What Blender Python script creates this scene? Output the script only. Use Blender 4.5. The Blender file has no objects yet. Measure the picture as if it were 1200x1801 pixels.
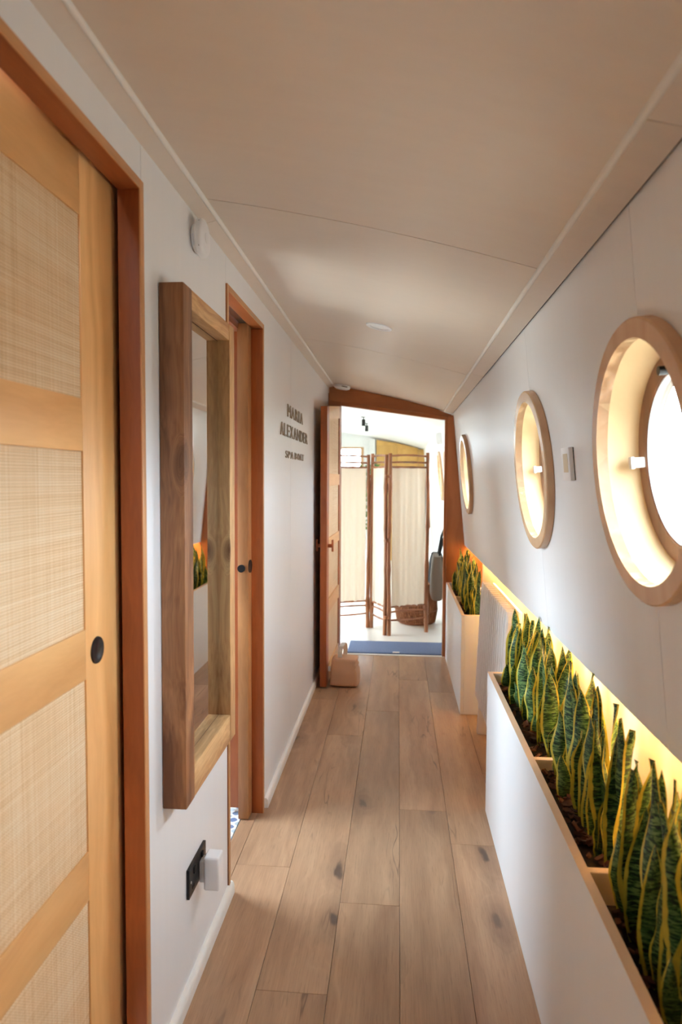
import bpy, bmesh, math, random
import numpy as np
from mathutils import Vector, Matrix, Euler

random.seed(7)
S = bpy.context.scene
C = S.collection
PI = math.pi

# ------------------------------------------------------------------ camera
cam = bpy.data.cameras.new('camera')
camo = bpy.data.objects.new('camera', cam)
C.objects.link(camo)
S.camera = camo
F_PX, YAW, PITCH, ROLL = 1167.5, 0.0859, 0.0504, 0.0052
cam.sensor_fit = 'VERTICAL'
cam.sensor_height = 36.0
cam.lens = F_PX / 1801.0 * 36.0
cam.clip_start = 0.02
cy_, sy_ = math.cos(YAW), math.sin(YAW)
cp_, sp_ = math.cos(PITCH), math.sin(PITCH)
cr_, sr_ = math.cos(ROLL), math.sin(ROLL)
A_ = Matrix(((1, 0, 0), (0, -1, 0), (0, 0, 1)))          # (right, up, forward) -> (right, down, forward)
RM = Matrix(((cr_, -sr_, 0), (sr_, cr_, 0), (0, 0, 1))) @ Matrix(((1, 0, 0), (0, cp_, -sp_), (0, sp_, cp_))) \
    @ Matrix(((cy_, 0, sy_), (0, 1, 0), (-sy_, 0, cy_))) @ A_
def w2b(v): return Vector((v[0], v[2], v[1]))             # right, up, forward -> Blender x, y, z
right, down, fwd = w2b(RM[0]), w2b(RM[1]), w2b(RM[2])
camo.matrix_world = Matrix(((right.x, -down.x, -fwd.x, 0), (right.y, -down.y, -fwd.y, 0),
                            (right.z, -down.z, -fwd.z, 1.28), (0, 0, 0, 1)))
cam.dof.use_dof = True
cam.dof.focus_distance = 2.1
cam.dof.aperture_fstop = 3.6

# ------------------------------------------------------------------ world, lights, exposure
w = bpy.data.worlds.new('overcast sky')
S.world = w
w.use_nodes = True
bg = w.node_tree.nodes['Background']
_wt = w.node_tree
_tc = _wt.nodes.new('ShaderNodeTexCoord')
_sx = _wt.nodes.new('ShaderNodeSeparateXYZ')
_wt.links.new(_tc.outputs['Generated'], _sx.inputs[0])
_mr = _wt.nodes.new('ShaderNodeMapRange'); _mr.interpolation_type = 'SMOOTHSTEP'
_mr.inputs['From Min'].default_value = -0.10; _mr.inputs['From Max'].default_value = 0.12
_wt.links.new(_sx.outputs[2], _mr.inputs['Value'])
_mx = _wt.nodes.new('ShaderNodeMix'); _mx.data_type = 'RGBA'
_mx.inputs[6].default_value = (0.20, 0.21, 0.20, 1)      # grey river water and quay below the horizon
_mx.inputs[7].default_value = (0.76, 0.88, 1.0, 1)       # bright overcast sky
_wt.links.new(_mr.outputs[0], _mx.inputs[0])
_wt.links.new(_mx.outputs[2], bg.inputs[0])
bg.inputs[1].default_value = 24.0
S.view_settings.view_transform = 'Standard'
S.view_settings.look = 'None'
S.view_settings.exposure = 0.64
S.view_settings.gamma = 1.0
S.view_settings.use_curve_mapping = False
S.cycles.use_denoising = True
S.cycles.max_bounces = 14
S.cycles.diffuse_bounces = 8
S.cycles.glossy_bounces = 5
S.cycles.transparent_max_bounces = 12
S.cycles.sample_clamp_indirect = 8
S.cycles.caustics_reflective = False
S.cycles.caustics_refractive = False
LED_STRENGTH = 110.0

def portal(loc, normal, sx, sy):
    L = bpy.data.lights.new('sky_portal', 'AREA')
    L.shape = 'RECTANGLE'; L.size = sx; L.size_y = sy
    L.cycles.is_portal = True
    o = bpy.data.objects.new('sky_portal', L)
    C.objects.link(o)
    o.location = loc
    o.rotation_euler = Vector(normal).to_track_quat('-Z', 'Z').to_euler()
    o['kind'] = 'helper'
    return o

# ------------------------------------------------------------------ materials
def srgb(r, g, b):
    f = lambda c: (c / 12.92) if c <= 0.04045 else ((c + 0.055) / 1.055) ** 2.4
    return (f(r / 255), f(g / 255), f(b / 255), 1)

class NT:
    def __init__(s, name):
        s.m = bpy.data.materials.new(name); s.m.use_nodes = True
        s.t = s.m.node_tree; s.n = s.t.nodes; s.l = s.t.links
        s.b = s.n['Principled BSDF']
    def node(s, typ, **kw):
        n = s.n.new(typ)
        for k, v in kw.items():
            if k == 'inp':
                for kk, vv in v.items():
                    if hasattr(vv, 'is_output') or isinstance(vv, bpy.types.NodeSocket): s.l.new(vv, n.inputs[kk])
                    else: n.inputs[kk].default_value = vv
            else: setattr(n, k, v)
        return n
    def math(s, op, a, b=0.0, c=0.0, clamp=False):
        n = s.n.new('ShaderNodeMath'); n.operation = op; n.use_clamp = clamp
        for i, v in enumerate((a, b, c)):
            if isinstance(v, bpy.types.NodeSocket): s.l.new(v, n.inputs[i])
            else: n.inputs[i].default_value = v
        return n.outputs[0]
    def vmath(s, op, a, b=(0, 0, 0), c=(0, 0, 0)):
        n = s.n.new('ShaderNodeVectorMath'); n.operation = op
        for i, v in enumerate((a, b, c)):
            if isinstance(v, bpy.types.NodeSocket): s.l.new(v, n.inputs[i])
            else: n.inputs[i].default_value = v
        return n.outputs[0]
    def mix(s, fac, a, b, blend='MIX'):
        n = s.n.new('ShaderNodeMix'); n.data_type = 'RGBA'; n.blend_type = blend
        for k, v in ((0, fac), (6, a), (7, b)):
            if isinstance(v, bpy.types.NodeSocket): s.l.new(v, n.inputs[k])
            else: n.inputs[k].default_value = v
        return n.outputs[2]
    def ramp(s, fac, stops):
        n = s.n.new('ShaderNodeValToRGB')
        e = n.color_ramp.elements
        while len(e) < len(stops): e.new(0.5)
        for el, (p, c) in zip(e, stops): el.position = p; el.color = c
        s.l.new(fac, n.inputs[0]); return n.outputs[0]
    def noise(s, vec, scale, detail=3, rough=0.5, dist=0.0):
        n = s.n.new('ShaderNodeTexNoise')
        s.l.new(vec, n.inputs['Vector'])
        n.inputs['Scale'].default_value = scale; n.inputs['Detail'].default_value = detail
        n.inputs['Roughness'].default_value = rough; n.inputs['Distortion'].default_value = dist
        return n.outputs['Fac']
    def coords(s, rnd=True):
        o = s.n.new('ShaderNodeTexCoord').outputs['Object']
        if not rnd: return o
        r = s.n.new('ShaderNodeObjectInfo').outputs['Random']
        return s.vmath('MULTIPLY_ADD', r, (13.0, 29.0, 7.0), o)
    def bump(s, h, dist=0.001, strength=0.4):
        n = s.n.new('ShaderNodeBump')
        n.inputs['Strength'].default_value = strength; n.inputs['Distance'].default_value = dist
        s.l.new(h, n.inputs['Height']); s.l.new(n.outputs[0], s.b.inputs['Normal'])
    def out(s, col=None, rough=0.5, metal=0.0, spec=None):
        if col is not None:
            if isinstance(col, bpy.types.NodeSocket): s.l.new(col, s.b.inputs['Base Color'])
            else: s.b.inputs['Base Color'].default_value = col
        if isinstance(rough, bpy.types.NodeSocket): s.l.new(rough, s.b.inputs['Roughness'])
        else: s.b.inputs['Roughness'].default_value = rough
        s.b.inputs['Metallic'].default_value = metal
        if spec is not None: s.b.inputs['Specular IOR Level'].default_value = spec
        return s.m

def plain(name, c, rough=0.5, metal=0.0, spec=None, var=0.04, scale=30):
    t = NT(name); v = t.coords()
    f = t.noise(v, scale, 3)
    d = tuple(x * (1 - var * 2) for x in c[:3]) + (1,)
    col = t.mix(f, d, c)
    return t.out(col, rough, metal, spec)

AX = {'x': 0, 'y': 1, 'z': 2}
def wood(name, light, dark, axis='z', rough=0.45, scale=1.0, knots=0.0, knot_col=None, fibre=0.5, per_piece=0.12, bump=0.25, contrast=1.0, cracks=0.0):
    t = NT(name); v = t.coords()
    k = [22 * scale] * 3; k[AX[axis]] = 1.5 * scale
    vs = t.vmath('MULTIPLY', v, tuple(k))
    warp = t.node('ShaderNodeTexNoise', inp={'Vector': t.vmath('MULTIPLY', v, (3, 3, 3)), 'Scale': 1.0, 'Detail': 2.0})
    vs = t.vmath('MULTIPLY_ADD', warp.outputs['Color'], (1.6, 1.6, 1.6), vs)
    kf = None
    if knots > 0:
        kk = [5.0] * 3; kk[AX[axis]] = 2.2
        kv = t.vmath('MULTIPLY', v, tuple(kk))
        kv = t.vmath('MULTIPLY_ADD', warp.outputs['Color'], (0.5, 0.5, 0.5), kv)
        vo = t.node('ShaderNodeTexVoronoi', inp={'Vector': kv, 'Scale': 1.0})
        gate = t.math('GREATER_THAN', t.node('ShaderNodeSeparateColor', inp={0: vo.outputs['Color']}).outputs[0], 1 - knots)
        dist = vo.outputs['Distance']
        kf = t.math('MULTIPLY', t.node('ShaderNodeMapRange', interpolation_type='SMOOTHSTEP', inp={'Value': dist, 'From Min': 0.0, 'From Max': 0.15, 'To Min': 1.0, 'To Max': 0.0}).outputs[0], gate)
        # grain flows around the knots
        vs = t.vmath('MULTIPLY_ADD', t.math('MULTIPLY', t.math('POWER', kf, 0.7), 3.0), (1, 1, 1), vs)
    g1 = t.noise(vs, 0.35, 3, 0.55, 1.2)
    rings = t.math('PINGPONG', t.math('MULTIPLY', t.noise(vs, 0.16, 1, 0.4, 0.6), 14.0), 1.0)
    g2 = t.noise(t.vmath('MULTIPLY', vs, (6.0, 6.0, 6.0)), 1.0, 2, 0.6)
    f = t.math('ADD', t.math('MULTIPLY', g1, 0.5), t.math('MULTIPLY', rings, 0.25))
    f = t.math('ADD', f, t.math('MULTIPLY', g2, fibre * 0.5))
    f = t.math('ADD', t.math('MULTIPLY', t.math('SUBTRACT', f, 0.25 + 0.125 + fibre * 0.25), contrast * 2.2), 0.5, clamp=True)
    col = t.mix(f, dark, light)
    rnd = t.node('ShaderNodeObjectInfo').outputs['Random']
    hs = t.node('ShaderNodeHueSaturation', inp={'Color': col, 'Value': t.math('MULTIPLY_ADD', rnd, per_piece * 2, 1 - per_piece)})
    col = hs.outputs[0]
    if kf is not None:
        col = t.mix(t.math('MULTIPLY', kf, 0.8), col, knot_col or dark)
    if cracks > 0:
        cv = [9.0] * 3; cv[AX[axis]] = 1.3
        cn = t.noise(t.vmath('MULTIPLY', v, tuple(cv)), 1.4, 4, 0.65, 0.8)
        cf = t.node('ShaderNodeMapRange', inp={'Value': cn, 'From Min': 0.66, 'From Max': 0.75, 'To Min': 0.0, 'To Max': cracks}).outputs[0]
        col = t.mix(cf, col, knot_col or dark)
    t.bump(g2, 0.0006, bump)
    return t.out(col, rough)

M = {}
def fam(key, *a, **k):
    for ax in 'xyz': M[key + '_' + ax] = wood(key + '_' + ax, *a, axis=ax, **k)
fam('oak', srgb(240, 188, 124), srgb(208, 150, 90), rough=0.42, contrast=0.8)               # honey oak door leaf
fam('jamb', srgb(182, 102, 52), srgb(126, 62, 28), rough=0.45, contrast=0.9)                # redder oiled frames
fam('header', srgb(178, 112, 66), srgb(140, 80, 42), rough=0.45, contrast=0.8)
fam('rustic', srgb(190, 136, 92), srgb(118, 74, 46), rough=0.6, knots=0.3, knot_col=srgb(58, 34, 22), contrast=1.3, cracks=0.9, bump=0.7, scale=1.1, fibre=0.8, per_piece=0.2)
fam('beech', srgb(218, 180, 140), srgb(196, 152, 112), rough=0.26, contrast=0.7, fibre=0.3)
fam('edge', srgb(216, 160, 108), srgb(180, 122, 76), rough=0.42)  # paler copy of the frame wood, light on its front lip put into the colour
fam('rusticpale', srgb(226, 184, 130), srgb(164, 112, 68), rough=0.6, knots=0.35, knot_col=srgb(70, 42, 26), contrast=1.2, cracks=0.7, bump=0.7, fibre=0.8)
fam('reveal', srgb(240, 212, 166), srgb(222, 188, 138), rough=0.35, contrast=0.6, fibre=0.3)
fam('oakb', srgb(192, 134, 84), srgb(150, 96, 56), rough=0.42)
fam('bamboo', srgb(180, 116, 74), srgb(120, 70, 40), rough=0.4, scale=1.5)
fam('ochre', srgb(214, 170, 96), srgb(190, 144, 74), rough=0.5, contrast=0.6)
fam('ply', srgb(240, 212, 186), srgb(226, 192, 162), rough=0.45, contrast=0.6)

def painted(name, c, d, axis='z', rough=0.36):
    t = NT(name); v = t.coords()
    k = [26.0] * 3; k[AX[axis]] = 0.8
    g = t.noise(t.vmath('MULTIPLY', v, tuple(k)), 1.0, 3, 0.6)
    big = t.noise(v, 1.3, 3)
    col = t.mix(t.math('ADD', t.math('MULTIPLY', g, 0.5), t.math('MULTIPLY', big, 0.5)), d, c)
    r = t.math('MULTIPLY_ADD', g, 0.25, rough - 0.1)
    t.bump(g, 0.0008, 0.12)
    return t.out(col, r)
M['wall'] = painted('white_stained_ply', srgb(240, 241, 243), srgb(226, 226, 227), rough=.34)
M['planter'] = painted('white_planter_paint', srgb(240, 241, 243), srgb(226, 227, 229), rough=0.4)
M['ceiling'] = painted('limed_ply_ceiling', srgb(230, 219, 207), srgb(212, 196, 181), axis='x', rough=0.42)
M['bead'] = plain('pale_bead', srgb(240, 236, 230), 0.45)
M['hull'] = plain('cream_hull_lining', srgb(246, 236, 220), 0.6)
M['white'] = plain('white_plastic', srgb(240, 240, 242), 0.35)
M['white_room'] = plain('white_room_paint', srgb(244, 244, 242), 0.6)
M['black'] = plain('black_metal', srgb(30, 28, 28), 0.4, 0.3)
M['gap'] = plain('dark_gap', srgb(26, 18, 14), 0.9)
M['chrome'] = plain('brushed_steel', srgb(200, 198, 195), 0.3, 1.0)
M['radiator'] = plain('white_enamel', srgb(226, 220, 216), 0.4)
M['screen_lcd'] = plain('beige_display', srgb(205, 184, 150), 0.3)
M['whitefloor'] = painted('white_washed_floor', srgb(232, 226, 216), srgb(214, 206, 194), axis='y', rough=0.35)
M['strap'] = plain('white_webbing', srgb(235, 228, 218), 0.8)
M['soil'] = plain('dark_soil', srgb(52, 36, 28), 0.95, var=0.3, scale=120)
M['sign'] = plain('bronze_letters', srgb(150, 132, 108), 0.5)
M['copper'] = wood('handle_wood', srgb(190, 112, 70), srgb(150, 82, 48), 'z')
M['darkbag'] = plain('black_canvas', srgb(34, 33, 34), 0.9, var=0.2, scale=200)
M['wicker_dark'] = plain('wicker', srgb(160, 100, 62), 0.7, var=0.25, scale=60)
M['foliage'] = plain('outdoor_foliage', srgb(96, 150, 60), 0.7, var=0.3, scale=20)
M['brown_ring'] = wood('dark_sash_wood', srgb(166, 116, 82), srgb(120, 78, 50), 'z')
M['backing'] = plain('hull_steel', srgb(120, 110, 100), 0.8)

def m_mirror():
    t = NT('mirror_silver'); return t.out((0.86, 0.86, 0.85, 1), 0.015, 1.0)
M['mirror'] = m_mirror()

def m_glass():
    t = NT('window_glass')
    tr = t.node('ShaderNodeBsdfTransparent', inp={'Color': (0.96, 0.98, 0.98, 1)})
    gl = t.node('ShaderNodeBsdfGlossy', inp={'Roughness': 0.02})
    fa = t.node('ShaderNodeLayerWeight', inp={'Blend': 0.5}).outputs['Facing']
    fr = t.math('MULTIPLY_ADD', t.math('POWER', fa, 5.0), 0.6, 0.02)
    mx = t.node('ShaderNodeMixShader', inp={0: fr, 1: tr.outputs[0], 2: gl.outputs[0]})
    t.l.new(mx.outputs[0], t.n['Material Output'].inputs['Surface'])
    return t.m
M['glass'] = m_glass()

def m_emit(name, c, s):
    t = NT(name)
    e = t.node('ShaderNodeEmission', inp={'Color': c, 'Strength': s})
    t.l.new(e.outputs[0], t.n['Material Output'].inputs['Surface'])
    return t.m
M['led'] = m_emit('warm_led', (1.0, 0.58, 0.20, 1), LED_STRENGTH)

def m_weave():
    t = NT('rattan_weave'); v = t.coords(False)
    def wave(ax, p):
        n = t.node('ShaderNodeTexWave', wave_type='BANDS', bands_direction=ax, inp={'Vector': v, 'Scale': 2 * PI / (20 * p), 'Distortion': 0.35, 'Detail': 1.0, 'Detail Scale': 0.4})
        return n.outputs['Fac']
    wy, wz = wave('Y', 0.0052), wave('Z', 0.0046)
    hgt = t.math('MAXIMUM', wy, wz)
    hole = t.math('MULTIPLY', t.math('SUBTRACT', 1.0, wy), t.math('SUBTRACT', 1.0, wz))
    sy = t.noise(t.vmath('MULTIPLY', v, (1, 2.0, 330)), 1.0, 3, 0.6)
    sz = t.noise(t.vmath('MULTIPLY', v, (1, 280, 2.0)), 1.0, 3, 0.6)
    blot = t.noise(v, 6, 3)
    f = t.math('ADD', t.math('MULTIPLY', t.math('ADD', sy, sz), 0.42), t.math('MULTIPLY', blot, 0.16))
    col = t.ramp(f, [(0.36, srgb(214, 172, 124)), (0.5, srgb(234, 202, 160)), (0.66, srgb(244, 224, 192))])
    col = t.mix(t.math('MULTIPLY', hole, 0.55), col, srgb(140, 98, 56))
    t.bump(hgt, 0.0016, 0.5)
    return t.out(col, 0.6)
M['weave'] = m_weave()

def m_fabric(name, c, trans=0.4):
    t = NT(name); v = t.coords()
    f = t.noise(t.vmath('MULTIPLY', v, (240, 240, 30)), 1.0, 3)
    d = tuple(x * 0.97 for x in c[:3]) + (1,)
    col = t.mix(f, d, c)
    t.out(col, 0.85)
    tl = t.node('ShaderNodeBsdfTranslucent', inp={'Color': col})
    mx = t.node('ShaderNodeMixShader', inp={0: trans, 1: t.b.outputs[0], 2: tl.outputs[0]})
    t.l.new(mx.outputs[0], t.n['Material Output'].inputs['Surface'])
    return t.m
M['fabric'] = m_fabric('cream_cotton', srgb(250, 242, 230), 0.45)
M['tote'] = m_fabric('grey_canvas', srgb(116, 102, 88), 0.02)
M['cube_cloth'] = m_fabric('tan_cloth', srgb(206, 164, 132), 0.02)

def m_leaf():
    t = NT('variegated_leaf')
    uv = t.node('ShaderNodeUVMap').outputs[0]
    rnd = t.node('ShaderNodeObjectInfo').outputs['Random']
    sep = t.node('ShaderNodeSeparateXYZ', inp={0: uv})
    u, vv = sep.outputs[0], sep.outputs[1]
    off = t.vmath('MULTIPLY_ADD', rnd, (31.0, 17.0, 5.0), uv)
    wob = t.noise(t.vmath('MULTIPLY', off, (0.6, 14, 1)), 1.0, 2)
    d = t.math('MULTIPLY', t.math('ABSOLUTE', t.math('SUBTRACT', u, 0.5)), 2.0)
    d = t.math('ADD', d, t.math('MULTIPLY', t.math('SUBTRACT', wob, 0.5), 0.22))
    edge = t.node('ShaderNodeMapRange', interpolation_type='SMOOTHSTEP', inp={'Value': d, 'From Min': 0.75, 'From Max': 0.83}).outputs[0]
    tip = t.node('ShaderNodeMapRange', inp={'Value': vv, 'From Min': 0.985, 'From Max': 1.0}).outputs[0]
    bands = t.noise(t.vmath('MULTIPLY', off, (2.6, 58, 1)), 1.0, 3, 0.6, 1.0)
    green = t.ramp(bands, [(0.40, srgb(12, 36, 22)), (0.49, srgb(46, 92, 44)), (0.60, srgb(134, 166, 96))])
    base = t.mix(t.math('MULTIPLY', rnd, 0.35), green, srgb(20, 62, 30))
    yel = t.mix(wob, srgb(196, 184, 62), srgb(236, 216, 92))
    col = t.mix(edge, base, yel)
    col = t.mix(tip, col, srgb(120, 110, 50))
    t.out(col, 0.38)
    tl = t.node('ShaderNodeBsdfTranslucent', inp={'Color': col})
    mx = t.node('ShaderNodeMixShader', inp={0: 0.24, 1: t.b.outputs[0], 2: tl.outputs[0]})
    t.l.new(mx.outputs[0], t.n['Material Output'].inputs['Surface'])
    return t.m
M['leaf'] = m_leaf()

def m_bark(island):
    t = NT('bark_chip' + ('_loose' if island else ''))
    r = t.node('ShaderNodeNewGeometry').outputs['Random Per Island'] if island else t.node('ShaderNodeObjectInfo').outputs['Random']
    v = t.coords()
    f = t.noise(v, 90, 3)
    c = t.ramp(r, [(0.0, srgb(46, 28, 22)), (0.35, srgb(82, 50, 36)), (0.7, srgb(122, 72, 48)), (1.0, srgb(160, 104, 76))])
    col = t.mix(t.math('MULTIPLY', f, 0.6), c, srgb(40, 24, 18))
    return t.out(col, 0.85)
M['bark'] = m_bark(False); M['bark_loose'] = m_bark(True)

def m_tile():
    t = NT('blue_petal_tile'); v = t.coords(False)
    s = t.node('ShaderNodeSeparateXYZ', inp={0: v})
    a = t.math('ADD', s.outputs[0], s.outputs[1]); b = t.math('SUBTRACT', s.outputs[0], s.outputs[1])
    k = 2 * PI / 0.1
    p = t.math('MULTIPLY', t.math('SINE', t.math('MULTIPLY', a, k)), t.math('SINE', t.math('MULTIPLY', b, k)))
    q = t.math('ABSOLUTE', t.math('SINE', t.math('MULTIPLY', s.outputs[0], k * 0.5)))
    f1 = t.math('GREATER_THAN', p, 0.32); f2 = t.math('LESS_THAN', p, -0.45)
    col = t.mix(f1, srgb(226, 228, 230), srgb(58, 92, 146))
    col = t.mix(f2, col, srgb(150, 166, 176))
    col = t.mix(t.math('MULTIPLY', t.noise(v, 25, 2), 0.3), col, srgb(226, 228, 230))
    return t.out(col, 0.3)
M['tile'] = m_tile()

def m_mat():
    t = NT('blue_ribbed_mat'); v = t.coords(False)
    n = t.noise(t.vmath('MULTIPLY', v, (400, 60, 100)), 1.0, 2)
    col = t.mix(n, srgb(82, 98, 134), srgb(134, 148, 178))
    return t.out(col, 0.9)
M['mat'] = m_mat()

def m_wicker():
    t = NT('woven_reed'); v = t.coords(False)
    n = t.noise(t.vmath('MULTIPLY', v, (160, 160, 8)), 1.0, 2)
    col = t.ramp(n, [(0.35, srgb(96, 52, 30)), (0.5, srgb(160, 98, 60)), (0.65, srgb(206, 150, 104))])
    t.bump(n, 0.004, 0.6)
    return t.out(col, 0.7)
M['wicker'] = m_wicker()

def m_plank():
    t = NT('oak_floor_plank'); v = t.coords()
    warp = t.node('ShaderNodeTexNoise', inp={'Vector': t.vmath('MULTIPLY', v, (4, 2.2, 1)), 'Scale': 1.0, 'Detail': 3.0}).outputs['Color']
    kw = t.node('ShaderNodeTexNoise', inp={'Vector': t.vmath('MULTIPLY', v, (38, 16, 1)), 'Scale': 1.0, 'Detail': 2.0}).outputs['Color']
    kv = t.vmath('MULTIPLY_ADD', warp, (.6, .6, 0), t.vmath('MULTIPLY', v, (5.2, 1.9, .01)))
    kv = t.vmath('MULTIPLY_ADD', kw, (.16, .16, 0), kv)
    vo = t.node('ShaderNodeTexVoronoi', voronoi_dimensions='2D', inp={'Vector': kv, 'Scale': 1.0, 'Randomness': .9})
    cell = t.node('ShaderNodeSeparateColor', inp={0: vo.outputs['Color']}).outputs[0]
    gate = t.node('ShaderNodeMapRange', inp={'Value': cell, 'From Min': .58, 'From Max': .95}).outputs[0]
    d = vo.outputs['Distance']
    halo = t.math('MULTIPLY', t.node('ShaderNodeMapRange', interpolation_type='SMOOTHSTEP', inp={'Value': d, 'From Min': .03, 'From Max': .42, 'To Min': 1.0, 'To Max': 0.0}).outputs[0], gate)
    core = t.math('MULTIPLY', t.node('ShaderNodeMapRange', interpolation_type='SMOOTHSTEP', inp={'Value': d, 'From Min': .03, 'From Max': .10, 'To Min': 1.0, 'To Max': 0.0}).outputs[0], gate)
    ring_x = t.math('MULTIPLY', halo, 2.4)
    gv = t.vmath('MULTIPLY_ADD', warp, (2.6, 1.0, 0), t.vmath('MULTIPLY', v, (13, .75, .01)))
    gv = t.vmath('ADD', gv, t.node('ShaderNodeCombineXYZ', inp={0: ring_x}).outputs[0])
    fig = t.math('PINGPONG', t.math('MULTIPLY', t.noise(gv, .5, 2, .5), 9.0), 1.0)
    broad = t.noise(t.vmath('MULTIPLY', v, (7, .9, 1)), 1.0, 3, .6)
    fib = t.noise(t.vmath('MULTIPLY', v, (210, 7, 1)), 1.0, 3, .7)
    pore = t.node('ShaderNodeMapRange', inp={'Value': t.noise(t.vmath('MULTIPLY', v, (330, 16, 1)), 1.0, 2, .6), 'From Min': .58, 'From Max': .70}).outputs[0]
    f = t.math('ADD', t.math('MULTIPLY', broad, .95), t.math('MULTIPLY', fig, .16))
    f = t.math('ADD', f, t.math('MULTIPLY', fib, .42))
    f = t.math('MULTIPLY_ADD', t.math('SUBTRACT', f, .77), 1.7, .5, clamp=True)
    col = t.mix(f, srgb(142, 106, 80), srgb(192, 156, 123))
    col = t.mix(t.math('MULTIPLY', halo, .48), col, srgb(112, 84, 66))
    col = t.mix(t.math('MULTIPLY', pore, .28), col, srgb(110, 80, 58))
    cr = t.noise(t.vmath('MULTIPLY_ADD', warp, (2.0, .6, 0), t.vmath('MULTIPLY', v, (22, 2.4, 1))), 1.0, 2, .5)
    line = t.node('ShaderNodeMapRange', inp={'Value': t.math('ABSOLUTE', t.math('SUBTRACT', cr, .5)), 'From Min': .004, 'From Max': .022, 'To Min': 1.0, 'To Max': 0.0}).outputs[0]
    cm_ = t.node('ShaderNodeMapRange', inp={'Value': t.noise(t.vmath('MULTIPLY', v, (6, 2.6, 1)), 1.0, 2), 'From Min': .60, 'From Max': .68}).outputs[0]
    col = t.mix(t.math('MULTIPLY', t.math('MULTIPLY', line, cm_), .65), col, srgb(88, 64, 52))
    col = t.mix(t.math('MULTIPLY', core, .85), col, srgb(78, 62, 54))
    rnd = t.node('ShaderNodeObjectInfo').outputs['Random']
    col = t.node('ShaderNodeHueSaturation', inp={'Color': col, 'Value': t.math('MULTIPLY_ADD', rnd, .26, .86)}).outputs[0]
    t.bump(fib, .0006, .25)
    return t.out(col, t.math('MULTIPLY_ADD', fib, .2, .30))
M['plank_y'] = m_plank()

# ------------------------------------------------------------------ geometry helpers
class MB:
    def __init__(s): s.v, s.f, s.uv = [], [], None
    def add(s, vs, fs):
        n = len(s.v); s.v += [tuple(p) for p in vs]; s.f += [tuple(i + n for i in f) for f in fs]; return s
    def box(s, x0, x1, y0, y1, z0, z1):
        vs = [(x, y, z) for x in (x0, x1) for y in (y0, y1) for z in (z0, z1)]
        return s.add(vs, [(0, 1, 3, 2), (4, 6, 7, 5), (0, 4, 5, 1), (2, 3, 7, 6), (0, 2, 6, 4), (1, 5, 7, 3)])
    def prism(s, poly, axis, a0, a1):
        n = len(poly)
        def P(p, a):
            if axis == 'x': return (a, p[0], p[1])
            if axis == 'y': return (p[0], a, p[1])
            return (p[0], p[1], a)
        vs = [P(p, a0) for p in poly] + [P(p, a1) for p in poly]
        fs = [tuple(range(n))[::-1], tuple(range(n, 2 * n))] + [(i, (i + 1) % n, n + (i + 1) % n, n + i) for i in range(n)]
        return s.add(vs, fs)
    def rings(s, rs, cap=True, closed=False):
        n = len(rs[0]); vs = [p for r in rs for p in r]; fs = []
        m = len(rs)
        for j in range(m - (0 if closed else 1)):
            for i in range(n):
                a, b = j * n, ((j + 1) % m) * n
                fs.append((a + i, a + (i + 1) % n, b + (i + 1) % n, b + i))
        if cap and not closed: fs += [tuple(range(n))[::-1], tuple((m - 1) * n + i for i in range(n))]
        return s.add(vs, fs)
    def lathe(s, prof, c, axis='z', n=48, closed=False):
        # prof: (radius, along axis)
        rs = []
        for r, a in prof:
            ring = []
            for i in range(n):
                t = 2 * PI * i / n; p, q = r * math.cos(t), r * math.sin(t)
                ring.append((c[0] + a, c[1] + p, c[2] + q) if axis == 'x' else (c[0] + q, c[1] + a, c[2] + p) if axis == 'y' else (c[0] + p, c[1] + q, c[2] + a))
            rs.append(ring)
        return s.rings(rs, cap=not closed, closed=closed)
    def tube(s, pts, rad, n=10):
        pts = [Vector(p) for p in pts]; rs = []
        for i, p in enumerate(pts):
            d = (pts[min(i + 1, len(pts) - 1)] - pts[max(i - 1, 0)]).normalized()
            up = Vector((0, 0, 1)) if abs(d.z) < 0.9 else Vector((0, 1, 0))
            a = d.cross(up).normalized(); b = d.cross(a).normalized()
            r = rad[i] if isinstance(rad, (list, tuple)) else rad
            rs.append([tuple(p + a * r * math.cos(2 * PI * k / n) + b * r * math.sin(2 * PI * k / n)) for k in range(n)])
        return s.rings(rs)
    def build(s, name, mat, parent=None, bevel=0.0, smooth=False, seg=2, loc=None, rot=None):
        me = bpy.data.meshes.new(name); me.from_pydata(s.v, [], s.f)
        bm = bmesh.new(); bm.from_mesh(me)
        bmesh.ops.recalc_face_normals(bm, faces=bm.faces)
        if bevel:
            es = [e for e in bm.edges if len(e.link_faces) == 2 and e.calc_face_angle(0) > 0.6]
            bmesh.ops.bevel(bm, geom=es, offset=bevel, segments=seg, affect='EDGES', profile=0.6, clamp_overlap=True)
        bm.to_mesh(me); bm.free()
        if smooth or bevel:
            me.polygons.foreach_set('use_smooth', [True] * len(me.polygons))
            me.set_sharp_from_angle(angle=0.7)
        if mat is not None: me.materials.append(M[mat] if isinstance(mat, str) else mat)
        o = bpy.data.objects.new(name, me); C.objects.link(o)
        if parent is not None: o.parent = parent
        if loc: o.location = loc
        if rot: o.rotation_euler = rot
        return o

def box(name, x0, x1, y0, y1, z0, z1, mat, parent=None, bevel=0.0, **k):
    return MB().box(x0, x1, y0, y1, z0, z1).build(name, mat, parent, bevel, **k)
def tag(o, label=None, cat=None, group=None, kind=None):
    if label: o['label'] = label
    if cat: o['category'] = cat
    if group: o['group'] = group
    if kind: o['kind'] = kind
    return o
def struct(o, label, cat): return tag(o, label, cat, None, 'structure')
def empty(name, loc=(0, 0, 0), rot=(0, 0, 0), **k):
    o = bpy.data.objects.new(name, None); C.objects.link(o); o.location = loc; o.rotation_euler = rot
    o.empty_display_size = 0.05
    return tag(o, **k)

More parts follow.
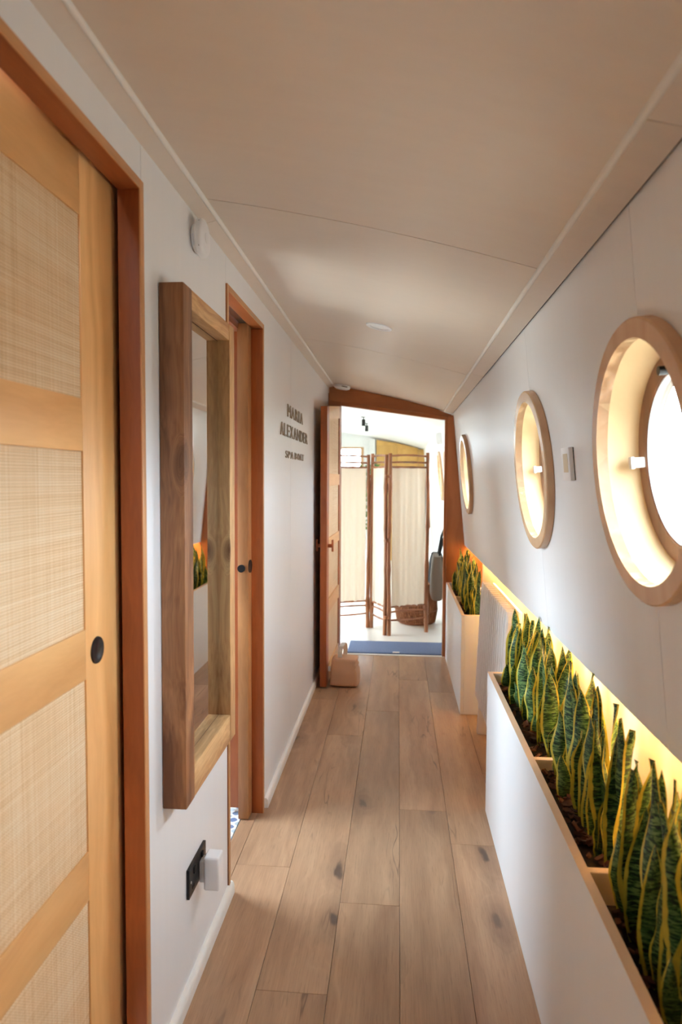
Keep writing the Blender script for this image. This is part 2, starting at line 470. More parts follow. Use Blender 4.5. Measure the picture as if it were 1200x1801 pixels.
# ------------------------------------------------------------------ dimensions
LW = -0.507                                    # face of the left wall
END = 4.76                                     # front of the end door frame
BACK = -1.6                                    # behind the camera
FAR = 10.5                                     # back of the far room
def XW(h): return 0.382 + 0.098 * (1.745 - h)  # face of the leaning right wall
TH = -math.atan(0.098)
WT, WB = 1.745, 0.81
PX, PY = [-0.459, -0.09, 0.151, 0.316], [1.942, 1.870, 1.808, 1.762]
CF = np.polyfit(PX, PY, 2)
XV = -CF[1] / (2 * CF[0])
def ceil_h(x):
    return float(np.polyval(CF, x if x > XV else 2 * XV - x))

# ------------------------------------------------------------------ floor
fl = struct(box('floor', -0.56, 0.62, BACK, END + 0.02, -0.04, -0.0125, 'soil'), 'greyish brown oak plank floor of the corridor', 'floor')
colx = [-0.524 + 0.18 * i for i in range(7)]
for i in range(6):
    x0, x1 = colx[i], colx[i + 1]
    off = [0.434, 1.577 - 1.67, 0.268, 0.854, 0.626, 1.2][i]
    y = off - 1.67 * 2
    while y < END:
        a, b = max(y, BACK), min(y + 1.67, END + 0.005)
        if b > a + 0.02:
            MB().box(-(x1 - x0) / 2 + 0.0004, (x1 - x0) / 2 - 0.0004, a - (a + b) / 2 + 0.0004, (b - a) / 2 - 0.0004, -0.0125, 0).build(
                'plank', 'plank_y', fl, bevel=0.0008, seg=1, loc=((x0 + x1) / 2, (a + b) / 2, 0))
        y += 1.67
box('plank', -0.577, -0.5246, 1.945, 2.445, -0.0125, 0, 'plank_y', fl, bevel=0.001, seg=1)
# far room floor
struct(box('floor.001', -1.9, 0.62, END + 0.03, FAR, -0.04, 0.0, 'whitefloor'), 'white washed floor of the bright room beyond the doorway', 'floor')
struct(box('trim_1', -0.41, 0.36, END + 0.006, END + 0.03, -0.03, 0.003, 'bead'), 'pale threshold strip at the end doorway', 'threshold')

# ------------------------------------------------------------------ left wall: backing with panels, two doorways
D1 = (0.42, 1.289, 1.855)      # y0, y1, top
D2 = (1.928, 2.459, 1.847)
def wall_poly(y0, y1, zt, z0, opening):
    if opening is None: return [(y0, z0), (y1, z0), (y1, zt), (y0, zt)]
    a, b, t = opening
    if a <= y0 + 1e-6: return [(b, z0), (y1, z0), (y1, zt), (y0, zt), (y0, t), (b, t)] if b < y1 - 1e-6 else [(y0, t), (y1, t), (y1, zt), (y0, zt)]
    if b >= y1 - 1e-6: return [(y0, z0), (a, z0), (a, t), (y1, t), (y1, zt), (y0, zt)]
    return [(y0, z0), (a, z0), (a, t), (b, t), (b, z0), (y1, z0), (y1, zt), (y0, zt)]
wl = MB()
for (y0, y1, z0, z1) in ((BACK, D1[0], -.03, 1.95), (D1[0], D1[1], D1[2], 1.95), (D1[1], D2[0], -.03, 1.95), (D2[0], D2[1], D2[2], 1.95), (D2[1], END + .02, -.03, 1.95)):
    wl.box(LW - 0.03, LW - 0.018, y0, y1, z0, z1)
wl = struct(wl.build('wall_left', 'gap'), 'white stained plywood left wall with two sliding doorways', 'wall')
for (y0, y1, op) in ((BACK, D1[1], D1), (D1[1], D2[0], None), (D2[0], 3.108, D2), (3.108, END + .02, None)):
    MB().prism(wall_poly(y0 + .001, y1 - .001, 1.93, -.01, op), 'x', LW - 0.018, LW).build('panel', 'wall', wl, bevel=0.0006, seg=1)

# rounded skirtings on the left
def skirting(name, y0, y1, label):
    prof = [(LW, 0.0), (LW + .0145, 0.0), (LW + .0145, .022), (LW + .013, .031), (LW + .009, .037), (LW + .004, .039), (LW, .039)]
    return struct(MB().prism(prof, 'y', y0, y1).build(name, 'bead', smooth=True), label, 'skirting')
skirting('baseboard_left', D1[1], 1.955, 'rounded white skirting between the two sliding doorways')
skirting('baseboard_left.001', 2.485, END, 'rounded white skirting from second doorway towards the end door')

# ------------------------------------------------------------------ ceiling
ceil_bm = MB()
xs = [-0.53 + i * (0.93 / 24) for i in range(25)]
poly = [(x, ceil_h(x) + 0.012) for x in xs] + [(x, ceil_h(x) + 0.045) for x in reversed(xs)]
ce = struct(ceil_bm.prism(poly, 'y', BACK, END + .02).build('ceiling', 'gap', smooth=True), 'curved limed plywood ceiling of the corridor', 'ceiling')
seams = [BACK, 0.01, 1.58, 3.145, END + .01]
xm = [-0.462 + i * (0.778 / 20) for i in range(21)]
for a, b in zip(seams[:-1], seams[1:]):
    poly = [(x, ceil_h(x)) for x in xm] + [(x, ceil_h(x) + 0.012) for x in reversed(xm)]
    MB().prism(poly, 'y', a + .0018, b - .0018).build('panel', 'ceiling', ce, smooth=True)
for a, b in ((BACK, .1), (.1, 1.70), (1.70, 3.3), (3.3, END + .01)):
    MB().prism([(LW, 1.9285), (-.466, ceil_h(-.466) - .004), (-.466, ceil_h(-.466) + .012), (LW, 1.945)], 'y', a + .0008, b - .0008).build('panel', 'ceiling', ce)
for a, b in ((BACK, .93), (.93, 3.05), (3.05, END + .01)):
    MB().prism([(.318, ceil_h(.318) - .006), (.377, WT - .004), (.377, WT + .012), (.318, ceil_h(.318) + .012)], 'y', a + .001, b - .001).build('panel', 'ceiling', ce)
def bead(x, name):
    z = ceil_h(x)
    prof = [(x + .006 * math.cos(t), z - .006 * math.sin(t) - .002) for t in [PI * i / 8 for i in range(9)]]
    prof += [(x - .006, z + .01), (x + .006, z + .01)]
    return MB().prism(prof, 'y', BACK, END + .005).build(name, 'bead', ce, smooth=True)
bead(-.466, 'bead'); bead(.318, 'bead')
# far room ceiling
xs = [-1.9 + i * (2.33 / 30) for i in range(31)]
poly = [(x, ceil_h(x)) for x in xs] + [(x, ceil_h(x) + 0.05) for x in reversed(xs)]
struct(MB().prism(poly, 'y', END + .02, FAR + .02).build('ceiling.001', 'white_room', smooth=True), 'bright white curved ceiling of the room beyond', 'ceiling')

# ------------------------------------------------------------------ right wall: leaning panels with portholes
WIN = [0.25, 1.18, 2.11, 4.13, 5.69, 6.62]
HW, RW = 1.31, 0.244
def holed_panel(y0, y1, hole0, hole1, z0, z1, off, thick, r, hc=HW, name='panel', mat='wall', parent=None):
    cz = hc; ct = math.cos(TH)
    path = [(y0, z0), (y1, z0)]
    n = 28
    if hole1: path += [(y1 - r * math.sin(t), cz - r * ct * math.cos(t)) for t in [PI * i / n for i in range(n + 1)]]
    path += [(y1, z1), (y0, z1)]
    if hole0: path += [(y0 + r * math.sin(t), cz + r * ct * math.cos(t)) for t in [PI * i / n for i in range(n + 1)]]
    a = [(XW(z) + off, y, z) for y, z in path]; b = [(XW(z) + off + thick, y, z) for y, z in path]
    m = len(path)
    mb = MB().add(a + b, [tuple(range(m)), tuple(range(m, 2 * m))[::-1]] + [(i, (i + 1) % m, m + (i + 1) % m, m + i) for i in range(m)])
    return mb.build(name, mat, parent)
wr = MB()
# outer hull: a slab with round openings behind the panels
segs = [(BACK, WIN[0], 0, 1)] + [(WIN[i], WIN[i + 1], 1, 1) for i in range(5)] + [(WIN[5], FAR, 1, 0)]
first = True
hullmesh = []
for (a, b, h0, h1) in segs:
    hullmesh.append(holed_panel(a, b, h0, h1, -0.02 if False else 0.86, 1.80, 0.062, 0.02, 0.1585, name='hull', mat='backing'))
me0 = hullmesh[0]
bmj = bmesh.new()
for o in hullmesh: bmj.from_mesh(o.data)
mej = bpy.data.meshes.new('wall_right'); bmj.to_mesh(mej); bmj.free()
mej.materials.append(M['backing'])
wro = bpy.data.objects.new('wall_right', mej); C.objects.link(wro)
for o in hullmesh: bpy.data.objects.remove(o)
struct(wro, 'white stained plywood right wall leaning out, with round portholes', 'wall')
for (a, b, h0, h1) in [(BACK, WIN[0], 0, 1), (WIN[0], WIN[1], 1, 1), (WIN[1], WIN[2], 1, 1), (WIN[2], WIN[3], 1, 1), (WIN[3], END + .02, 1, 0)]:
    holed_panel(a + .0009, b - .0009, h0, h1, WB, WT, 0, .02, .226, parent=wro)
# dark shadow gap where wall meets ceiling strip
box('shadow_gap', .374, .42, BACK, END + .02, WT, WT + .02, 'gap', wro)
# far room right wall
for (a, b, h0, h1) in [(END + .06, WIN[4], 0, 1), (WIN[4], WIN[5], 1, 1), (WIN[5], FAR, 1, 0)]:
    holed_panel(a, b, h0, h1, 0.0, WT + .03, 0, .02, .226, name='panel', mat='white_room', parent=wro)
# recess behind the planters: lining, soffit
rec = MB().box(.60, .62, BACK, END + .03, -.02, .88).box(.49, .60, BACK, END + .03, .865, .88)
struct(rec.build('trim_2', 'hull'), 'cream hull lining in the lit recess behind the planters', 'lining')

# portholes
def porthole(idx, yc, label):
    root = MB()
    # flat face ring, local x points outwards through the hull
    ri, ro = .2105, RW
    prof = [(ri, -.022), (ro - .003, -.022), (ro, -.019), (ro, -.0005), (ri, -.0005)]
    root.lathe(prof, (0, 0, 0), 'x', 72, closed=True)
    o = root.build('window_%d' % idx, 'beech_z', smooth=True, loc=(XW(HW), yc, HW), rot=(0, TH, 0))
    struct(o, label, 'porthole')
    prof = [(.2105, -.0215), (.2105, .0), (.186, .058), (.192, .06), (.219, .0), (.219, -.0004)]
    MB().lathe(prof, (0, 0, 0), 'x', 72, closed=True).build('reveal', 'reveal_z', o, smooth=True)
    prof = [(.187, .052), (.156, .054), (.152, .06), (.152, .0615), (.190, .0615)]
    MB().lathe(prof, (0, 0, 0), 'x', 72, closed=True).build('sash_ring', 'brown_ring', o, smooth=True)
    MB().lathe([(.0, .064), (.154, .064), (.154, .070), (.0, .070)], (0, 0, 0), 'x', 72, closed=True).build('pane', 'glass', o)
    prof = [(.156, .057), (.152, .056), (.149, .060), (.149, .066), (.156, .066)]
    MB().lathe(prof, (0, 0, 0), 'x', 72, closed=True).build('gasket', 'white', o, smooth=True)
    l = MB().box(.034, .056, .160, .178, -.010, .010).box(.028, .036, .162, .180, -.012, .012)
    l.build('latch', 'white', o, bevel=.003)
    MB().lathe([(0, .040), (.008, .040), (.008, .056), (0, .056)], (0, .03, .157), 'x', 16, closed=True).build('hinge_cap', 'black', o)
    portal(Vector((XW(HW), yc, HW)) + Vector((.10, 0, -.01)), (-1, 0, -.098), .32, .32)
    return o
labs = ['beech ringed porthole beside the viewer',
        'large beech ringed porthole nearest, showing its bright pane and latch',
        'middle beech porthole just beyond the small white thermostat', 'small far beech porthole above the far planter by the end doorway', 'porthole above the hanging bags in the room beyond', 'slim porthole on the right wall of the room beyond']
for i, y in enumerate(WIN): porthole(i + 1, y, labs[i])

# ------------------------------------------------------------------ rear of the corridor (behind the camera)
rw_ = MB().box(-.56, .64, BACK - .04, BACK, -.03, 1.96)
rwo = struct(rw_.build('wall_rear', 'jamb_z'), 'oak end wall of the corridor behind the viewer', 'wall')

# ------------------------------------------------------------------ sliding door 1 (near left)
JD = .040
d1 = struct(empty('door_1'), 'near left sliding door of honey oak with rattan panels', 'door')
# lining boards
box('jamb', LW - JD, LW + .003, D1[1] - .019, D1[1], 0, D1[2] - .0185, 'jamb_z', d1, bevel=.0015)
box('jamb', LW - JD, LW + .003, D1[0], D1[0] + .019, 0, D1[2] - .0185, 'jamb_z', d1, bevel=.0015)
box('head_jamb', LW - JD, LW + .003, D1[0], D1[1], D1[2] - .0185, D1[2], 'jamb_y', d1, bevel=.0015)
box('lit_edge_strip', LW + .0025, LW + .0055, D1[1] - .019, D1[1], 0, D1[2], 'edge_z', d1, bevel=.001)  # added strips, coloured paler in place of light falling on the frame front
box('lit_edge_strip', LW + .0025, LW + .0055, D1[0], D1[0] + .019, 0, D1[2], 'edge_z', d1, bevel=.001)
box('lit_edge_strip', LW + .0025, LW + .0055, D1[0] + .0195, D1[1] - .0195, D1[2] - .0185, D1[2], 'edge_y', d1, bevel=.001)
L0, L1, XF, XB = .33, 1.33, -.560, -.597     # leaf y range, face x, back x
leaf = empty('door_leaf'); leaf.parent = d1
box('stile', XB, XF, 1.142, L1, .006, 1.87, 'oak_z', leaf, bevel=.0012)
box('stile', XB, XF, L0, .44, .006, 1.87, 'oak_z', leaf, bevel=.0012)
rails = [(1.738, 1.87), (1.326, 1.419), (.914, 1.005), (.502, .593), (.006, .18)]
for a, b in rails: box('rail', XB, XF, .44, 1.142, a, b, 'oak_y', leaf, bevel=.0012)
for (a, b), (c, d) in zip(rails[1:], rails[:-1]):
    box('rattan_panel', XF - .012, XF - .003, .441, 1.141, b + .0005, c - .0005, 'weave', leaf)
MB().lathe([(0, .0006), (.015, .0006), (.017, .002), (.0245, .002), (.0255, 0), (.0255, -.012), (0, -.012)], (XF + .001, 1.185, .957), 'x', 32, closed=True).build('flush_pull', 'black', leaf, smooth=True)
# dark pocket behind
struct(MB().box(-.68, -.665, .2, 1.9, -.03, 1.96).build('trim_3', 'gap'), 'dark back of the pocket behind the near sliding door', 'lining')

# ------------------------------------------------------------------ sliding door 2 (half hidden by the mirror)
d2 = struct(empty('door_2'), 'second sliding doorway with oak leaf drawn into its pocket', 'door')
box('jamb', LW - JD, LW + .003, D2[1] - .018, D2[1], 0, D2[2] - .018, 'jamb_z', d2, bevel=.0015)
box('jamb', LW - .085, LW + .003, D2[0], D2[0] + .016, 0, D2[2] - .018, 'jamb_z', d2, bevel=.0015)
box('head_jamb', LW - .036, LW + .003, D2[0], D2[1], D2[2] - .018, D2[2], 'jamb_y', d2, bevel=.0015)
box('head_jamb', LW - .13, LW - .075, D2[0], D2[1], D2[2] - .03, D2[2], 'jamb_y', d2, bevel=.0015)
box('track', LW - .07, LW - .04, D2[0], D2[1], D2[2] - .008, D2[2] + .01, 'chrome', d2)
box('lit_edge_strip', LW + .0025, LW + .0055, D2[1] - .018, D2[1], 0, D2[2], 'edge_z', d2, bevel=.001)  # added here too, pale colour stands for the lit frame front
box('lit_edge_strip', LW + .0025, LW + .0055, D2[0], D2[0] + .016, 0, D2[2], 'edge_z', d2, bevel=.001)
box('lit_edge_strip', LW + .0025, LW + .0055, D2[0] + .0165, D2[1] - .0185, D2[2] - .018, D2[2], 'edge_y', d2, bevel=.001)
leaf2 = empty('door_leaf'); leaf2.parent = d2
box('stile', -.586, -.547, 2.385, 2.50, .004, 1.838, 'oakb_z', leaf2, bevel=.0012)
for a, b in rails: box('rail', -.586, -.547, 2.50, 3.05, a, min(b, 1.838), 'oakb_y', leaf2, bevel=.0012)
MB().lathe([(0, -.001), (.010, -.001), (.014, .001), (.014, -.008), (0, -.008)], (-.571, 2.3845, .948), 'y', 24, closed=True).build('edge_pull', 'black', leaf2, smooth=True)
pv = MB().lathe([(0, .001), (.016, .001), (.024, .003), (.024, -.006), (0, -.006)], (-.546, 2.412, .953), 'x', 28, closed=True).build('flush_pull', 'black', leaf2, smooth=True)
box('pocket_jamb', -.640, -.594, 2.425, 2.46, .026, D2[2], 'jamb_z', d2, bevel=.0015)

# bathroom behind doorway 2
wtf = struct(box('floor.002', -1.5, -.578, 1.0, 3.4, -.04, -.004, 'white'), 'floor slab under patterned blue and white tiles beyond second doorway', 'floor')
for i in range(5):
    for j in range(9):
        x1 = -.579 - i * .1; y0 = 1.93 + j * .1
        MB().box(-.0492, .0492, -.0492, .0492, -.004, .002).build('tile', 'tile', wtf, loc=(x1 - .05, y0 + .05, 0))
bw = MB().box(-1.55, -1.5, 1.0, 3.4, -.03, .8).box(-1.55, -1.5, 1.0, 3.4, 1.5, 1.96).box(-1.55, -1.5, 1.0, 1.8, .8, 1.5).box(-1.55, -1.5, 2.6, 3.4, .8, 1.5)
bw.box(-1.5, -.66, .98, 1.0, -.03, 1.96).box(-1.5, -.66, 3.4, 3.42, -.03, 1.96).box(-1.55, -.53, .98, 3.42, 1.95, 1.97)
bwo = struct(bw.build('wall_left.001', 'white_room'), 'white walls of the small washroom beyond second doorway', 'wall')
box('pane', -1.53, -1.524, 1.8, 2.6, .8, 1.5, 'glass', bwo)
portal((-1.56, 2.2, 1.15), (1, 0, 0), .8, .7)

# ------------------------------------------------------------------ end doorway with open door leaf
d3 = struct(empty('door_3'), 'end doorway framed in orange brown oak with an open rattan door', 'door')
def top_open(x): return 1.802 + (x + .414) * (1.699 - 1.802) / .738
xsN = [-.50 + i * (.872 / 16) for i in range(17)]
poly = [(x, ceil_h(x) - .002 if x < .31 else ceil_h(x) - .010) for x in reversed(xsN)] + [(x, top_open(x) + .026) for x in xsN]
MB().prism(poly, 'y', END, END + .06).build('header', 'header_x', d3, bevel=.0012, seg=1)
xs2 = [-.42, .345]
MB().prism([(x, top_open(x)) for x in xs2] + [(x, top_open(x) + .026) for x in reversed(xs2)], 'y', END + .012, END + .06).build('header_stop', 'header_x', d3)
wz = [WT, WB + .0]
poly = [(.343, 0.0), (.64, 0.0), (.64, .81), (XW(.81) - .0005, .81), (XW(1.73) - .0005, 1.73), (.343, 1.73)]
MB().prism(poly, 'y', END, END + .06).build('jamb', 'header_z', d3, bevel=.0012, seg=1)
box('jamb_stop', .326, .343, END + .010, END + .06, 0, 1.70, 'header_z', d3, bevel=.001)
box('jamb', -.505, -.414, END + .002, END + .062, 0, 1.89, 'header_z', d3, bevel=.0012)
# leaf, hinged at the left, standing almost flat against the wall
ang = math.atan2(.016, .775)
lf = empty('door_leaf', (-.411, 4.752, 0), (0, 0, 0)); lf.parent = d3
lf.rotation_euler = (0, 0, PI - ang + PI)     # local -y runs towards the viewer
WLF, TLF = .782, .040
def leaf_top(y): return 1.795 + y * (1.795 - 1.712) / WLF          # y is negative
def lbox(name, y0, y1, z0, z1, mat, x0=-TLF, x1=0.0, slope=False):
    if slope: mb = MB().prism([(y0, z0), (y1, z0), (y1, leaf_top(y1)), (y0, leaf_top(y0))], 'x', x0, x1)
    else: mb = MB().box(x0, x1, y0, y1, z0, z1)
    return mb.build(name, mat, lf, bevel=.001, seg=1)
SW = .10
lbox('stile', -WLF, -WLF + SW, .008, 0, 'jamb_z', slope=True)
lbox('stile', -SW, -.002, .008, 0, 'jamb_z', slope=True)
lr = [(.008, .11), (.44, .53), (.845, .91), (1.235, 1.31)]
for a, b in lr: lbox('rail', -WLF + SW, -SW, a, b, 'oak_y')
MB().prism([(-WLF + SW, 1.635), (-SW, 1.70), (-SW, leaf_top(-SW)), (-WLF + SW, leaf_top(-WLF + SW))], 'x', -TLF, 0).build('rail', 'oak_y', lf)
lr2 = lr
for (a, b), (c, d) in zip(lr2[:-1], lr2[1:]): lbox('rattan_panel', -WLF + SW, -SW, b, c, 'weave', -.03, -.008)
MB().prism([(-WLF + SW, 1.31), (-SW, 1.31), (-SW, 1.70), (-WLF + SW, 1.635)], 'x', -.03, -.008).build('rattan_panel', 'weave', lf)
for sx in (1, -1):
    x0 = 0 if sx > 0 else -TLF
    hb = MB()
    a, b = sorted((x0, x0 + sx * .022)); hb.box(a, b, -.724, -.710, .856, .878)
    a, b = sorted((x0 + sx * .022, x0 + sx * .034)); hb.box(a, b, -.728, -.706, .832, .905)
    hb.build('pull_handle', 'copper', lf, bevel=.003)

# ------------------------------------------------------------------ mirror
mr = empty('wall_mirror', (LW, 1.58, .557), label='tall rustic wooden framed mirror hanging on the left wall', cat='mirror')
def mbox(name, x0, x1, y0, y1, z0, z1, mat, bevel=.003):
    return box(name, x0 - LW, x1 - LW, y0 - 1.58, y1 - 1.58, z0 - .557, z1 - .557, mat, mr, bevel=bevel)
MX = -.4525
mbox('upright', LW + .001, MX, 1.377, 1.437, .557, 1.690, 'rustic_z')
mbox('upright', LW + .001, MX, 1.760, 1.812, .557, 1.690, 'rusticpale_z')
mbox('crossbar', LW + .001, MX - .0008, 1.4375, 1.7595, 1.646, 1.690, 'rusticpale_y')
mbox('crossbar', LW + .001, MX - .0008, 1.4375, 1.7595, .557, .631, 'rusticpale_y')
mbox('glass_rebate', LW + .0195, LW + .0215, 1.4372, 1.7598, .6312, 1.6458, 'gap', 0)
mbox('mirror_glass', LW + .012, LW + .0225, 1.4395, 1.7575, .6335, 1.6435, 'mirror', 0)

# ------------------------------------------------------------------ smoke alarm, socket, plug, thermostat
sa = MB().lathe([(0, .0), (.030, 0), (.036, .004), (.036, .012)], (0, 0, 0), 'x', 8)
sao = sa.build('smoke_alarm', 'white', loc=(LW, 1.628, 1.868)); tag(sao, 'white round smoke alarm high on the left wall above the mirror', 'alarm')
MB().lathe([(.0, .012), (.042, .012), (.046, .015), (.046, .024), (.042, .029), (.036, .031), (.0, .031)], (0, 0, 0), 'x', 40, closed=True).build('cover', 'white', sao, smooth=True)
MB().lathe([(.0, .0305), (.012, .0305), (.012, .0325), (0, .033)], (0, 0, 0), 'x', 24, closed=True).build('test_button', 'white', sao, smooth=True)
for a in (.8, 2.3, 3.9, 5.4):
    MB().box(.0225, .0235, -.008 + .040 * math.cos(a), .008 + .040 * math.cos(a), .040 * math.sin(a) - .002, .040 * math.sin(a) + .002).build('vent_slot', 'gap', sao)

sk = tag(box('socket_plate', LW, LW + .008, 1.535, 1.676, .248, .322, 'black', bevel=.002), 'black double wall socket under the rustic mirror', 'socket')
for yy in (1.560, 1.570, 1.640, 1.650):
    box('socket_slot', LW + .0075, LW + .0088, yy - .002, yy + .002, .262, .270, 'gap', sk)
for yy in (1.548, 1.663):
    MB().lathe([(0, .0), (.0035, 0), (.003, .0015), (0, .002)], (LW + .008, yy, .285), 'x', 12, closed=True).build('screw', 'chrome', sk)
for yy in (1.573, 1.640):
    box('rocker_switch', LW + .0075, LW + .0115, yy - .006, yy + .006, .296, .312, 'gap', sk, bevel=.001)
pg = tag(box('plug_adapter', LW + .022, LW + .062, 1.605, 1.650, .228, .315, 'white', bevel=.006, seg=3), 'white plug in adapter standing out of the black wall socket', 'charger')
box('plug_neck', LW + .009, LW + .0225, 1.612, 1.645, .245, .300, 'white', pg, bevel=.003)

th = tag(MB().box(-.012, -.0015, -.038, .038, -.041, .041).build('thermostat', 'white', bevel=.002, loc=(XW(1.319), 1.687, 1.319), rot=(0, TH, 0)), 'small white thermostat between the two nearest portholes', 'thermostat')
MB().box(-.0125, -.0118, -.022, .020, -.020, .026).build('display', 'screen_lcd', th)
MB().box(-.003, .0, -.037, .037, -.040, .040).build('wall_plate', 'gap', th)

# ------------------------------------------------------------------ downlight, end sensor
zc = ceil_h(-.08)
sl = math.atan(2 * CF[0] * -.08 + CF[1])
dl = MB().lathe([(.036, -.002), (.050, -.004), (.052, .0), (.050, .002), (.036, .002)], (0, 0, 0), 'z', 48, closed=True).build('ceiling_downlight', 'white', smooth=True, loc=(-.08, 2.6, zc - .0005), rot=(0, -sl, 0))
tag(dl, 'round recessed white downlight in the curved ceiling', 'downlight')
MB().lathe([(.0, .0), (.037, .0), (.037, .002), (0, .002)], (0, 0, 0), 'z', 32, closed=True).build('lens', 'white', dl, smooth=True)
zs_ = ceil_h(-.405)
se = MB().lathe([(0, 0), (.056, 0), (.058, -.008), (.054, -.020), (.040, -.026), (0, -.028)], (0, 0, 0), 'z', 40, closed=True).build('ceiling_sensor', 'white', smooth=True, loc=(-.395, 4.66, zs_ - .004), rot=(0, .16, 0))
tag(se, 'white dome sensor on the ceiling above the end doorway', 'sensor')
MB().box(.046, .0575, -.02, .02, -.014, -.009).build('vent_slot', 'gap', se, rot=(0, 0, -1.2))

# ------------------------------------------------------------------ wall sign
sg = empty('wall_sign', (LW, 3.24, 1.49), label='bronze lettered wall sign reading MARIA ALEXANDER SPA BOAT on white wall', cat='sign')
def letter(ch, y0, y1, z0, z1):
    cu = bpy.data.curves.new('letter', 'FONT'); cu.body = ch; cu.extrude = .02; cu.offset = .0; cu.resolution_u = 3
    tmp = bpy.data.objects.new('tmp', cu); C.objects.link(tmp)
    dg = bpy.context.evaluated_depsgraph_get(); dg.update()
    me = bpy.data.meshes.new_from_object(tmp.evaluated_get(dg))
    bpy.data.objects.remove(tmp); bpy.data.curves.remove(cu)
    n = len(me.vertices); co = np.empty(n * 3); me.vertices.foreach_get('co', co); co = co.reshape(-1, 3)
    mn, mx = co.min(0), co.max(0)
    u = (co - mn) / np.maximum(mx - mn, 1e-6)
    out = np.stack([.0005 + u[:, 2] * .004, y0 + u[:, 0] * (y1 - y0) - 3.24, z0 + u[:, 1] * (z1 - z0) - 1.49], 1)
    me.vertices.foreach_set('co', out.ravel()); me.update()
    me.materials.clear(); me.materials.append(M['sign'])
    me.name = 'letter'
    o = bpy.data.objects.new('letter', me); C.objects.link(o); o.parent = sg
    return o
LT = [('M', 3.003, 3.094, 1), ('A', 3.114, 3.2, 1), ('R', 3.229, 3.301, 1), ('I', 3.325, 3.372, 1), ('A', 3.397, 3.478, 1),
      ('A', 2.822, 2.892, 2), ('L', 2.914, 2.976, 2), ('E', 2.995, 3.057, 2), ('X', 3.078, 3.153, 2), ('A', 3.183, 3.265, 2), ('N', 3.291, 3.382, 2), ('D', 3.403, 3.488, 2), ('E', 3.508, 3.565, 2), ('R', 3.583, 3.662, 2),
      ('S', 2.951, 3.005, 3), ('P', 3.022, 3.077, 3), ('A', 3.095, 3.17, 3), ('B', 3.217, 3.275, 3), ('O', 3.303, 3.364, 3), ('A', 3.38, 3.445, 3), ('T', 3.46, 3.52, 3)]
ROWZ = {1: (1.561, 1.617), 2: (1.468, 1.524), 3: (1.372, 1.4045)}
for ch, a, b, r in LT: letter(ch, a, b, *ROWZ[r])

# ------------------------------------------------------------------ LED strip
led = MB().box(.505, .515, .2, END - .03, .848, .853).build('led_strip', 'led')
tag(led, 'warm glowing light strip tucked behind the wall panel edge', 'light strip')
box('channel', .500, .520, .2, END - .03, .853, .862, 'white', led)

# ------------------------------------------------------------------ planters
PT, PF, PBK = .545, .347, .592
def planter(name, y0, y1, dividers, label, soils):
    r = empty(name, ((PF + PBK) / 2, (y0 + y1) / 2, 0), label=label, cat='planter')
    cx, cy = (PF + PBK) / 2, (y0 + y1) / 2
    def pb(nm, x0, x1, a, b, z0, z1, mat, bevel=.0012): return box(nm, x0 - cx, x1 - cx, a - cy, b - cy, z0, z1, mat, r, bevel=bevel, seg=1)
    pb('front_panel', PF, PF + .018, y0, y1, 0, PT - .0012, 'planter')
    pb('rim', PF, PF + .018, y0, y1, PT - .0010, PT, 'ply_y', 0)
    pb('back_panel', PBK - .012, PBK, y0, y1, 0, PT - .03, 'planter')
    for e in (y0, y1 - .018):
        pb('end_panel', PF + .0185, PBK - .0125, e, e + .018, 0, PT - .0012, 'planter')
        pb('rim', PF + .0185, PBK - .0125, e, e + .018, PT - .0010, PT, 'ply_x', 0)
    for d in dividers:
        pb('divider', PF + .0185, PBK - .0125, d - .009, d + .009, .02, PT - .0045, 'ply_x')
    edges = [y0 + .018] + [v for d in dividers for v in (d - .009, d + .009)] + [y1 - .018]
    for k in range(len(edges) // 2):
        a, b = edges[2 * k], edges[2 * k + 1]
        h = soils[k]
        nx, ny = 10, max(4, int((b - a) / .025))
        vs = []; fs = []
        for j in range(ny + 1):
            for i in range(nx + 1):
                vs.append((PF + .0185 + (PBK - .0125 - PF - .0185) * i / nx - cx, a + (b - a) * j / ny - cy, h - .012 + random.uniform(-.004, .004)))
        for j in range(ny):
            for i in range(nx):
                p = j * (nx + 1) + i; fs.append((p, p + 1, p + nx + 2, p + nx + 1))
        so = MB().add(vs, fs).build('soil', 'soil', r, smooth=True); so['kind'] = 'stuff'
    return r, edges
pl1, e1 = planter('planter_box', .30, 2.545, [1.262, 1.768], 'long white planter box with bark mulch along the right wall, nearest viewer', [.492, .522, .522])
pl2, e2 = planter('planter_box.001', 3.60, 4.745, [4.2], 'white planter box beyond the radiator, by the end doorway', [.515, .515])

# bark chips
def chip_mesh(seed):
    rg = random.Random(seed)
    L, W_, T = rg.uniform(.016, .034), rg.uniform(.010, .02), rg.uniform(.003, .007)
    n = 7; top, bot = [], []
    for i in range(n):
        a = 2 * PI * i / n; k = rg.uniform(.72, 1.1)
        top.append((L / 2 * math.cos(a) * k, W_ / 2 * math.sin(a) * k, T / 2 + rg.uniform(-.0015, .0015)))
        bot.append((L / 2 * math.cos(a) * k * .92, W_ / 2 * math.sin(a) * k * .92, -T / 2 + rg.uniform(-.001, .001)))
    return top, bot, n
protos = []
for sd in range(8):
    t_, b_, n_ = chip_mesh(sd)
    protos.append((t_ + b_, [tuple(range(n_)), tuple(range(n_, 2 * n_))[::-1]] + [(i, n_ + i, n_ + (i + 1) % n_, (i + 1) % n_) for i in range(n_)]))
chip_data = []
for vs, fs in protos:
    o = MB().add(vs, fs).build('bark_chip', 'bark'); chip_data.append(o.data); bpy.data.objects.remove(o)
